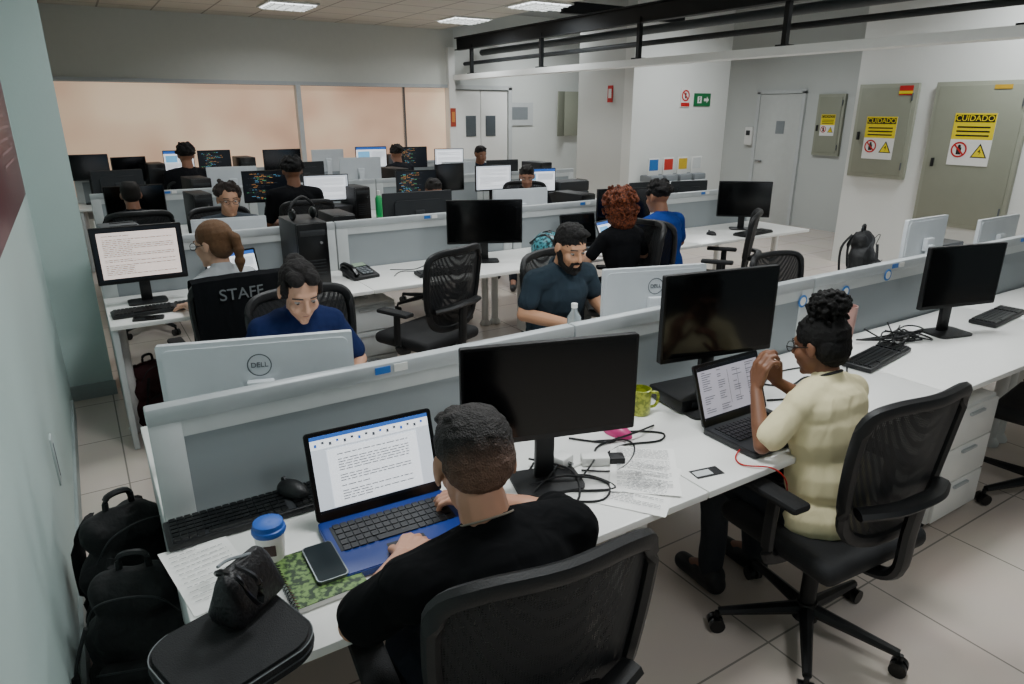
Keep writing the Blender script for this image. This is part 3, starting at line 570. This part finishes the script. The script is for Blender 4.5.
# ---------------------------------------------------------------- office chair
def chair_template(loc,rz,label):
    r=thing('office_chair',label,'chair',loc,rz,'black office chairs')
    s=M().box((0,0,.465),(.5,.47,.075),BLKM,.035,None,4); s.ob('seat',r)
    ol=[(-.12,.57),(-.19,.62),(-.22,.74),(-.235,.9),(-.225,1.0),(-.16,1.035),(0,1.04),(.16,1.035),(.225,1.0),(.235,.9),(.22,.74),(.19,.62),(.12,.57),(0,.56)]
    yy=lambda x,zz:-.235-(zz-.56)*.13+x*x*.9
    M().tube([(x,yy(x,q),q) for x,q in ol],.019,BLK,8,closed=True,sub=4,fl=1.2).ob('backrest_frame',r)
    hw=lambda q:(.12+.07*(q-.56)/.06 if q<.62 else (.19+.04*(q-.62)/.2 if q<.82 else (.23 if q<.97 else .23-.07*((q-.97)/.06)**2)))
    n=10;k=14;vs=[];fs=[]
    for j in range(k+1):
        q=.565+.465*j/k
        for i in range(n+1):
            x=(-1+2*i/n)*hw(q); vs.append((x,yy(x,q),q))
    for j in range(k):
        for i in range(n): a=j*(n+1)+i; fs.append((a,a+1,a+n+2,a+n+1))
    M().add(vs,fs,CHMESH).ob('backrest_mesh',r)
    M().tube([(0,.0,.41),(0,-.2,.41),(0,-.285,.46),(0,-.295,.6),(0,-.305,.72)],.03,BLK,8,fl=.7).tube([(-.2,-.25,.70),(-.1,-.295,.71),(0,-.31,.72),(.1,-.295,.71),(.2,-.25,.70)],.03,BLK,8,fl=.6).ob('back_support',r)
    for sx in(-1,1):
        M().tube([(sx*.2,-.03,.42),(sx*.28,-.03,.44),(sx*.295,-.03,.52),(sx*.29,-.03,.66)],.016,BLK,8,fl=1.5).box((sx*.285,-.01,.675),(.075,.25,.028),BLKM,.012).ob('armrest',r)
    M().cyl((0,0,.12),(0,0,.28),.028,None,BLK,14).cyl((0,0,.28),(0,0,.42),.018,None,CHR,14).box((0,0,.42),(.16,.2,.03),BLK,.01).ob('gas_column',r)
    b=M().cyl((0,0,.07),(0,0,.14),.045,.035,BLK,14)
    for i in range(5):
        a=radians(5+72*i); b.cyl((.02*cos(a),.02*sin(a),.11),(.31*cos(a),.31*sin(a),.08),.026,.015,BLK,8)
    b.ob('star_base',r)
    for i in range(5):
        a=radians(5+72*i); c=V3(.315*cos(a),.315*sin(a),.028); t=V3(-sin(a),cos(a),0)
        M().cyl(c-t*.026,c-t*.006,.028,None,BLKS,16).cyl(c+t*.006,c+t*.026,.028,None,BLKS,16).cyl(c+V3(0,0,.0),c+V3(0,0,.05),.009,None,BLK,8).ob('castor',r)
    return r
C0=chair_template((1.99,1.16,0),radians(-4),'black mesh office chair with armrests, occupied')
for x,y,a,l in((.655,1.11,-6,'black mesh office chair behind the man'),(3.78,1.12,8,'black mesh office chair pushed near the desk'),(.80,2.80,185,'black office chair under the woman in navy'),
    (2.30,2.92,196,'black office chair under the bearded man'),(.60,3.74,4,'black office chair with dark garment over back'),(1.75,3.80,22,'empty black mesh office chair at desk'),
    (3.25,3.72,60,'black office chair occupied at second row'),(3.8,3.85,-75,'black office chair occupied at second row'),(4.45,3.85,38,'empty black office chair turned sideways'),
    (.98,5.9,180,'black office chair occupied behind second row'),(2.72,5.9,180,'black office chair behind second row'),
    (.4,6.5,0,'black office chair at third row'),(1.75,6.5,0,'black office chair at third row'),(4.2,6.4,150,'black office chair at third row'),(1.15,9.1,0,'black office chair at last row'),
    (4.95,8.9,180,'black office chair at third row'),(3.1,9.1,20,'empty black office chair at last row')):
    dup(C0,(x,y,0),radians(a),l)
c=dup(C0,(4.0,2.72,0),radians(175),'empty black office chair with lowered back by partition'); c.scale=(1,1,.84)
r=thing('staff_shirt','black staff shirt draped over chair back','shirt',(.60,3.74,0),radians(4))
g_=M(); vs=[];fs=[]
prof=[(-.20,.74),(-.225,.9),(-.24,1.03),(-.25,1.06),(-.29,1.075),(-.325,1.06),(-.345,1.0),(-.35,.85),(-.345,.7),(-.34,.62)]
for j,(yv,q) in enumerate(prof):
    for i in range(13):
        x=(-1+i/6)*.235; vs.append((x,yv+x*x*.9+.006*sin(i*2.1+j),q-(abs(x)**2)*.3))
for j in range(len(prof)-1):
    for i in range(12): a=j*13+i; fs.append((a,a+1,a+14,a+13))
g_=g_.add(vs,fs,clothmat('#0f1114')).ob('cloth',r)
st=text('STAFF',.078,mat('#6c7174',.6),g_,(-.03,-.352,.985),(radians(90),0,0),depth=.001)
for v in st.data.vertices: v.co.z-=v.co.x**2*.9-.004
# ---------------------------------------------------------------- people helpers
TEX=bpy.data.textures.new('folds','CLOUDS'); TEX.noise_scale=.13; TEX.noise_depth=1
TEXH=bpy.data.textures.new('hair_tufts','CLOUDS'); TEXH.noise_scale=.014; TEXH.noise_depth=2
def remesh(name,pr,m,vox,parent=None,it=3,disp=0,tex=None):
    o=M()
    for p in pr:
        if p[0]=='e': o.ell(p[1],p[2],m,p[3] if len(p)>3 else None,14,9)
        else:
            _,a,b,r0,r1=p; a=Vector(a);b=Vector(b); o.ell(a,(r0,)*3,m,None,12,8); o.ell(b,(r1,)*3,m,None,12,8)
            if (b-a).length>1e-4: o.cyl(a,b,r0,r1,m,12)
    ob=o.ob(name,parent,True,180); md=ob.modifiers.new('r','REMESH'); md.mode='VOXEL'; md.voxel_size=vox; md.use_smooth_shade=True
    sm=ob.modifiers.new('s','SMOOTH'); sm.factor=.5; sm.iterations=it
    if disp:
        dm=ob.modifiers.new('d','DISPLACE'); dm.texture=tex or TEX; dm.texture_coords='LOCAL'; dm.strength=disp; dm.mid_level=.42
    BAKE.append((ob,m)); return ob
def backpack(loc,rz,sc,label,c='#090a0c'):
    r=thing('backpack',label,'backpack',loc,rz); bm_=mat(c,.7,bump=.5,bs=40)
    remesh('main_bag',[('e',(0,0,.14),(.165,.105,.14)),('e',(0,0,.28),(.15,.1,.15)),('e',(.01,.01,.4),(.125,.08,.11)),('c',(-.09,0,.06),(.09,0,.06),.075,.075),('c',(-.07,.01,.42),(.07,.01,.42),.06,.06)],bm_,.008,r,4,.05)
    remesh('front_pocket',[('c',(-.07,-.09,.1),(.07,-.09,.1),.055,.055),('c',(-.06,-.09,.22),(.06,-.09,.22),.05,.05),('e',(0,-.09,.16),(.13,.06,.1))],bm_,.008,r,4,.04)
    M().tube([(-.1,-.125,.26),(0,-.15,.28),(.1,-.125,.26)],.003,DGREY,6).tube([(-.12,-.06,.38),(-.08,-.09,.46),(0,-.095,.48),(.08,-.09,.46),(.12,-.06,.38)],.003,DGREY,6).ob('zip',r)
    M().tube([(-.04,.02,.49),(-.03,.02,.54),(.03,.02,.54),(.04,.02,.49)],.01,BLK,6).ob('top_handle',r)
    for sx in(-1,1): M().tube([(sx*.07,.08,.47),(sx*.1,.14,.36),(sx*.11,.13,.18),(sx*.1,.09,.06)],.022,BLKM,6,fl=.35).ob('shoulder_strap',r)
    M().tube([(-.1,-.12,.42),(-.14,-.14,.3),(-.15,-.13,.18),(-.12,-.17,.05),(-.05,-.19,.012)],.011,BLKM,6,fl=.4).ob('side_strap',r)
    r.scale=(sc,sc,sc); return r
backpack((-.05,2.42,0),.35,1.08,'black backpack standing against the wall'); backpack((-.05,2.05,0),-.3,1.04,'black backpack slumped by the desk end')
backpack((.2,4.4,0),.5,.8,'dark red bag on the floor under desk','#3a1218'); backpack((4.05,2.38,.741),.3,.76,'black backpack standing on the desk')
def hand(w,d,n,sd,curl=.45,sc=1):
    d=Vector(d).normalized(); n=Vector(n); n=(n-d*n.dot(d)).normalized(); s=d.cross(n)*sd; P=[]
    L=[.04,.045,.041,.032]; ax=d.cross(n).normalized()
    for i in range(4):
        b=w+d*(.088-.005*abs(i-1))*sc+s*(.03-.021*i)*sc; P.append(('c',w+s*(.018-.012*i)*sc+d*.012,b,.0125*sc,.0105*sc))
        dr=d.copy(); p=b; l=L[i]*sc
        for k in range(3):
            dr=Matrix.Rotation(curl*(.8+.25*k+.1*i),3,ax)@dr; q=p+dr*l; P.append(('c',p,q,.0088*sc,.0078*sc)); p=q; l*=.68
    p0=w+d*.02*sc+s*.018*sc; p1=p0+(d*.55+s*.7+n*.3).normalized()*.04*sc; p2=p1+(d*.85+s*.3+n*.45).normalized()*.032*sc; p3=p2+(d*.95+n*.4).normalized()*.024*sc
    P+=[('c',p0,p1,.013*sc,.011*sc),('c',p1,p2,.011*sc,.0095*sc),('c',p2,p3,.0095*sc,.008*sc)]
    return P
def person(hip,rz,label,sc=1.,hz=.53,lean=.15,hp=.3,hy=0.,side=0.,arms=None,skin='#a8785c',shirt='#15171a',pants='#1d2430',hair='short',hairc='#17120f',hairc2=None,sleeve=.75,glasses=False,beard=False,female=False,vox=.008,face=True,legs=True,hcurl=.5,hsc=.97,loose=0.,neck=None,nk=.078,fade=False,fd=.014,slr=1.,lip='#8f5a4e',shw=0.):
    W=Matrix.Translation((hip[0],hip[1],0))@Matrix.Rotation(rz,4,'Z'); Wi=W.inverted()
    SK=mat(skin,.5,var=.08,ns=20); SH=clothmat(shirt); PT=mat(pants,.85,bump=.3,bs=60); HR=mat(hairc,.65,var=.3,ns=90,bump=.6,bs=420,spec=.3,c2=hairc2)
    a=V3(sin(side),sin(lean),cos(lean)).normalized(); P=V3(0,0,hz); at=lambda q:P+a*q*sc; Rl=Matrix.Rotation(-lean,3,'X')
    sw=(.14 if female else .172+shw)*sc; X=V3(1,0,0); ar=.84 if female else 1
    def torso(g,lo=0):
        f=.9 if female else 1+shw*2; l=lo
        return [('e',at(.0),((.165+g+l*.5)*sc,(.12+g+l*.3)*sc,(.11+g)*sc),Rl),('e',at(.14),((.135*f+g+l)*sc,(.1+g+l*.8)*sc,(.15+g)*sc),Rl),('e',at(.33),((.158*f+g+l*.4)*sc,(.108*f+g+l*.4)*sc,(.17+g)*sc),Rl),
            ('e',at(.41)-Rl@V3(0,.015,0),((.165*f+g)*sc,(.082+g)*sc,(.085+g)*sc),Rl),
            ('c',at(.45)+X*.06*sc,at(.44)+X*sw,(.058+g)*sc,(.048*ar+g)*sc),('c',at(.45)-X*.06*sc,at(.44)-X*sw,(.058+g)*sc,(.048*ar+g)*sc),
            ('c',at(.44),at(.50),(.075+g*.8)*sc,(.05+g*.5)*sc)]
    nb=at(.49); nd=V3(sin(side)*.5,sin(lean+hp*.35),cos(lean+hp*.35)); nt=nb+nd*nk*sc
    hc_s=sc*hsc; RH=Matrix.Rotation(hy,3,'Z')@Matrix.Rotation(-hp,3,'X'); hc=nt+RH@V3(0,.018,.062)*hc_s; H=lambda x,y,z:hc+RH@V3(x,y,z)*hc_s
    if fade: u=RH@V3(0,.3,1).normalized(); HR=fademat(hairc,skin,u,hc.dot(u))
    nr=.044 if female else .053
    body=torso(0)+[('c',nb,nt,(nr+.004)*sc,nr*sc)]
    hs=.97 if female else 1
    def E(x,y,z,rx,ry,rz_): return ('e',H(x,y,z),(rx*hc_s*hs,ry*hc_s*hs,rz_*hc_s*hs),RH)
    body+=[E(0,-.012,.028,.076,.096,.088),E(0,.028,-.042,.057,.064,.07),E(0,.05,-.082,.034,.036,.03),E(0,.072,-.098,.02,.018,.016),
        E(.036,.055,-.028,.024,.028,.028),E(-.036,.055,-.028,.024,.028,.028),E(0,.068,.03,.05,.02,.016),E(0,.078,-.06,.026,.018,.02),
        E(.079,-.008,-.004,.008,.02,.031),E(-.079,-.008,-.004,.008,.02,.031),
        E(.032,.066,.015,.016,.015,.008),E(-.032,.066,.015,.016,.015,.008),
        ('c',H(0,.082,.018),H(0,.106,-.024),.0075*hc_s,.0115*hc_s),('c',H(-.011,.094,-.027),H(.011,.094,-.027),.0075*hc_s,.0075*hc_s)]
    df={'R':(V3(.25,.1,.8),V3(.12,.36,.785)),'L':(V3(-.25,.1,.8),V3(-.12,.36,.785))}
    shirtp=torso(.012+loose*.3,loose)
    for k,sx in(('R',1),('L',-1)):
        S=at(.44)+X*sw*sx
        if arms and k in arms: el=Wi@Vector(arms[k][0]); wr=Wi@Vector(arms[k][1])
        else: el,wr=df[k]
        q=sc*ar
        body+=[('c',S,el,.045*q,.036*q),('c',el,el.lerp(wr,.35),.035*q,.037*q),('c',el.lerp(wr,.35),wr,.037*q,.025*q)]
        d=(wr-el).normalized(); n=V3(0,0,-1)
        if arms and k in arms and len(arms[k])>2: d=(Wi.to_3x3()@Vector(arms[k][2])).normalized(); n=Wi.to_3x3()@Vector(arms[k][3])
        body+=hand(wr,d,n,(1 if sx<0 else -1),hcurl,sc)
        if sleeve<=1: shirtp.append(('c',S,S.lerp(el,sleeve),.057*q*slr,.053*q*slr+loose*.3))
        else: shirtp+=[('c',S,el,.061*sc,.05*sc),('c',el,el.lerp(wr,sleeve-1),.05*sc,.04*sc)]
    if legs:
        pp=[('e',at(-.01),(.178*sc,.135*sc,.118*sc),Rl)]; sh=[]
        for sx in(-1,1):
            hp_=V3(sx*.09*sc,.03,hz-.01); kn=V3(sx*.12*sc,.43*sc,hz-.02); an=V3(sx*.13*sc,.40*sc,.1)
            body+=[('c',hp_,kn,.08*sc,.056*sc),('c',kn,an,.052*sc,.036*sc),('c',an,an+V3(0,.13,-.055),.036*sc,.025*sc)]
            pp+=[('c',hp_,kn,.094*sc,.07*sc),('c',kn,an,.066*sc,.05*sc)]
            sh.append([('c',an+V3(0,-.03,-.055),an+V3(0,.15,-.06),.043,.038),('c',an+V3(0,-.02,-.02),an+V3(0,.05,-.04),.045,.04)])
    B=remesh('person',body,SK,vox); B.matrix_world=W; tag(B,label,'person')
    remesh('shirt',shirtp,SH,vox*1.2,B,6,fd)
    if legs:
        remesh('trousers',pp,PT,vox*1.6,B,3,.015)
        for q in sh: remesh('shoe',q,mat('#1a1a1c',.5),vox*1.6,B)
    hr=[]; 
    if hair in('short','bun','pony','tied'):
        g=.004 if hair!='short' else .0
        hr=[E(0,-.02,.046,.083+g,.098+g,.083+g),E(0,-.05,.0,.077+g,.064,.078+g)]
        if hair=='short': hr=[E(0,-.018,.046,.080,.096,.078),E(0,-.046,.014,.0765,.061,.072)]; hr+=[E(random.uniform(-.045,.045),random.uniform(-.05,.055),.106+random.uniform(-.012,.004),.022,.024,.014) for _ in range(14)]
        if hair=='bun':
            for i in range(260):
                u=random.uniform(0,2*pi);v=random.uniform(-1,1); q=math.sqrt(1-v*v); R_=random.uniform(.005,.009); hr.append(E(.080*q*cos(u),-.05+.070*q*sin(u),.152+.052*v,R_,R_,R_))
            hr+=[E(0,-.05,.15,.073,.064,.047),E(0,-.03,.115,.05,.05,.03)]
            hr+=[E(random.uniform(-.07,.07),random.uniform(-.09,.04),.105+random.uniform(-.02,.01),.008,.008,.008) for _ in range(60)]
        if hair=='pony': 
            hr+=[E(0,-.10,.05,.025,.025,.025)]; pts=[(0,-.11,.05),(0,-.135,.02),(0,-.14,-.04),(0,-.13,-.10),(0,-.12,-.15)]
            for i in range(4): hr.append(('c',H(*pts[i]),H(*pts[i+1]),(.018+.010*(i>0))*sc,(.028-.006*i)*sc))
        if hair=='tied': hr=[E(0,-.024,.044,.080,.094,.080),E(0,-.05,.0,.074,.062,.074),E(.03,.026,.088,.036,.05,.026),E(-.03,.026,.088,.036,.05,.026),E(0,-.085,.075,.045,.04,.04)]+[E(s_*.068,.02,.03,.014,.03,.04) for s_ in(-1,1)]
    if hair in('curly','afro'):
        k=1.0 if hair=='curly' else 1.42
        hr=[E(0,-.025,.045,.082*k,.095*k,.08*k)]
        if hair=='afro': hr+=[E(0,-.05,-.06,.115,.085,.11)]
        for i in range(120 if hair=='curly' else 600):
            u=random.uniform(0,2*pi);v=random.uniform(-1.1 if hair=='afro' else -.15,1); q=math.sqrt(max(.3,1-v*v)); y=-.025+.1*k*q*sin(u)
            if y>.035 and v<.45: continue
            R_=random.uniform(.010,.018)*(1 if hair=='curly' else .75); hr.append(E(.088*k*q*cos(u),y,.04+(.09*k)*v-(.03 if k>1 and v<0 else 0),R_,R_,R_))
    if hr: remesh('hair',hr,HR,vox*.7,B,1 if hair!='short' else 3,.007 if vox<.0095 and hair!='pony' else 0,TEXH)
    if face:
        EW=mat('#a8a39d',.3); IR=mat('#1a0f0a',.2)
        for sx in(-1,1):
            e=M(); e.ell(H(sx*.032*hs,.0705,.004),(.0112*hc_s,.0105*hc_s,.0055*hc_s),EW,RH,12,8); e.ell(H(sx*.032*hs,.0775,.002),(.0062*hc_s,.0045*hc_s,.0052*hc_s),IR,RH,10,6); e.ob('eye',B)
            M().tube([H(sx*.014,.086,.028),H(sx*.033,.085,.032),H(sx*.052,.072,.027)],.0026*hc_s,mat(hairc,.65),6).ob('eyebrow',B)
        lm=mat(lip,.55); M().ell(H(0,.0890,-.056),(.015*hc_s,.006*hc_s,.0032*hc_s),lm,RH,12,6).ell(H(0,.0875,-.0620),(.013*hc_s,.006*hc_s,.004*hc_s),lm,RH,12,6).ob('lips',B)
    if beard:
        pts=[(-.068,.005,-.02),(-.06,.03,-.07),(-.03,.07,-.1),(0,.083,-.108),(.03,.07,-.1),(.06,.03,-.07),(.068,.005,-.02)]
        bp=[('c',H(*pts[i]),H(*pts[i+1]),.0145*hc_s,.0165*hc_s) for i in range(6)]+[('c',H(-.024,.088,-.05),H(0,.096,-.043),.006*sc,.007*sc),('c',H(.024,.088,-.05),H(0,.096,-.043),.006*sc,.007*sc),('c',H(-.026,.085,-.052),H(-.028,.077,-.09),.009*sc,.012*sc),('c',H(.026,.085,-.052),H(.028,.077,-.09),.009*sc,.012*sc),E(0,.084,-.083,.02,.01,.013)]
        remesh('beard',bp,HR,vox*.7,B,1,.005,TEXH)
    if glasses:
        gl=M()
        for sx in(-1,1):
            gl.tube([H(sx*.034+.024*cos(t),.097,.004+.019*sin(t)) for t in[2*pi*i/10 for i in range(10)]],.0018*sc,BLKS,6,closed=True,sub=3)
            gl.tube([H(sx*.058,.095,.008),H(sx*.078,.05,.008),H(sx*.084,-.005,.01)],.0018*sc,BLKS,6)
        gl.tube([H(-.01,.097,.008),H(0,.101,.01),H(.01,.097,.008)],.0018*sc,BLKS,6); gl.ob('glasses',B)
    if neck:
        nm,rr,nn=neck; c=nb.lerp(nt,.42) if nn!='collar' else at(.50); k=.006 if nn!='collar' else .014
        M().tube([c+Rl@V3((nr+k)*cos(t)*sc,(nr+k)*sin(t)*sc,-.018*sin(t)) for t in[2*pi*i/14 for i in range(14)]],rr,nm,6,closed=True,sub=3).ob(nn,B)
    return B
R180=pi
p1=person((.65,.93),-.03,'man in black t-shirt leaning over the laptop, seen from behind',1.0,hz=.505,lean=.28,hp=.42,hy=-.2,side=-.08,arms={'L':((.34,1.16,.80),(.52,1.33,.79)),'R':((.93,1.28,.80),(.80,1.44,.80))},skin='#be8c72',shirt='#08090b',pants='#1c2230',hair='short',hairc='#15100e',vox=.005,hsc=1.05,loose=.03,nk=.085,neck=(mat('#8a8072',.4),.0022,'necklace'),fade=True,fd=.016,slr=1.0,shw=.016)
p2=person((1.98,1.14),-.05,'woman in pale yellow t-shirt with hair bun, hands raised to face',.91,lean=.16,hp=.25,hy=.15,arms={'L':((1.74,1.25,.79),(1.82,1.36,.94),(.15,.0,1),(1,-.2,0)),'R':((2.15,1.3,.80),(1.99,1.41,.91),(-.35,.1,.9),(-1,-.5,0))},skin='#7d543d',shirt='#efe4b8',pants='#20242a',hair='bun',hairc='#0b0908',glasses=True,female=True,vox=.005,hcurl=.6,loose=.024,neck=(BLK,.005,'neck_strap'),fd=.012,slr=1.05)
p3=person((.67,2.80),R180,'woman in navy t-shirt looking down at the desk',1.0,hz=.565,lean=.24,hp=.48,skin='#c0947a',shirt='#16234a',hair='tied',hairc='#120e0d',female=True,vox=.005,loose=.018)
p4=person((2.13,3.0),R180+.05,'bearded man in dark shirt working at a monitor',1.02,lean=.22,hp=.36,hy=-.1,skin='#c09070',shirt='#2a363f',hair='short',hairc='#0f0d0c',beard=True,vox=.005,sleeve=.6,loose=.01,neck=(clothmat('#2a363f'),.012,'collar'))
p5=person((.60,3.70),.45,'woman with blond ponytail and glasses in grey t-shirt',1.02,lean=.1,hp=.15,hy=.35,arms={'L':((.44,3.85,.82),(.42,4.1,.78)),'R':((.86,3.85,.8),(.7,4.12,.78))},skin='#c39a80',shirt='#b4b9bd',hair='pony',hairc='#6a4d34',glasses=True,female=True,vox=.007)
p6=person((3.25,3.66),-.1,'person with curly ginger hair in black top',1.0,lean=.12,hp=.2,skin='#b98f76',shirt='#0d0e11',hair='afro',hairc='#4a2012',hairc2='#7e4022',female=True,vox=.008,face=False)
p7=person((3.88,3.85),.1,'person with dark curly hair in blue t-shirt',1.05,lean=.2,hp=.2,skin='#8a5f48',shirt='#15357a',hair='curly',hairc='#100d0c',vox=.009,face=False)
p8=person((.98,5.78),R180,'man with glasses and grey shirt facing his monitor',1.05,lean=.2,hp=.15,skin='#ab8064',shirt='#3f464d',hair='curly',hairc='#2a211c',glasses=True,vox=.009)
p9=person((.38,6.4),0,'person in black seated with back turned',1.0,lean=.1,hp=.1,skin='#8a5f48',shirt='#141519',hair='short',vox=.012,face=False)
p10=person((1.72,6.5),-.1,'man in black t-shirt seated with back turned',1.12,hz=.58,lean=.06,hp=.05,skin='#7d543d',shirt='#101114',hair='curly',hairc='#0e0c0b',vox=.012,face=False)
p11=person((1.15,8.85),0,'person in black t-shirt typing with back turned',1.15,hz=.60,lean=.06,hp=.05,skin='#8a5f48',shirt='#121316',hair='curly',hairc='#0e0c0b',vox=.014,face=False)
p12=person((4.15,6.3),R180-.6,'man in black looking at his phone',1.02,lean=.15,hp=.35,skin='#9a6e58',shirt='#15171b',hair='short',vox=.012)
p13=person((2.72,5.8),R180,'person in dark top facing the monitor',.98,lean=.2,hp=.3,skin='#6d4a38',shirt='#15171b',hair='short',vox=.012)
p14=person((4.9,8.75),R180,'person in dark blue top behind the partition',1.05,hz=.58,lean=.15,hp=.2,skin='#7d543d',shirt='#1b2636',hair='short',vox=.014)
p15=person((3.95,9.2),.2,'person with dark hair behind the partition',1.05,hz=.58,lean=.15,hp=.2,skin='#8a5f48',shirt='#1b1d22',hair='curly',vox=.014,face=False)
# ---------------------------------------------------------------- bake
dg=bpy.context.evaluated_depsgraph_get()
new=[(ob,bpy.data.meshes.new_from_object(ob.evaluated_get(dg)),m) for ob,m in BAKE]
for ob,me,m in new:
    ob.modifiers.clear(); me.name=ob.name; me.materials.clear(); me.materials.append(m)
    me.polygons.foreach_set('material_index',[0]*len(me.polygons)); me.polygons.foreach_set('use_smooth',[True]*len(me.polygons)); ob.data=me
# ---------------------------------------------------------------- world, camera
w=bpy.data.worlds.new('w'); bpy.context.scene.world=w; w.use_nodes=True
w.node_tree.nodes['Background'].inputs[0].default_value=(.58,.69,.72,1); w.node_tree.nodes['Background'].inputs[1].default_value=.19
cam=bpy.data.cameras.new('camera'); cam.sensor_width=36; cam.lens=683/1024*36; cam.clip_start=.05
co=bpy.data.objects.new('camera',cam); COL.objects.link(co); co.location=(0,0,1.82)
pitch=math.atan(232/683.); th=math.atan(453/(683/cos(pitch)))
co.rotation_euler=(pi/2-pitch,0,-th); bpy.context.scene.camera=co
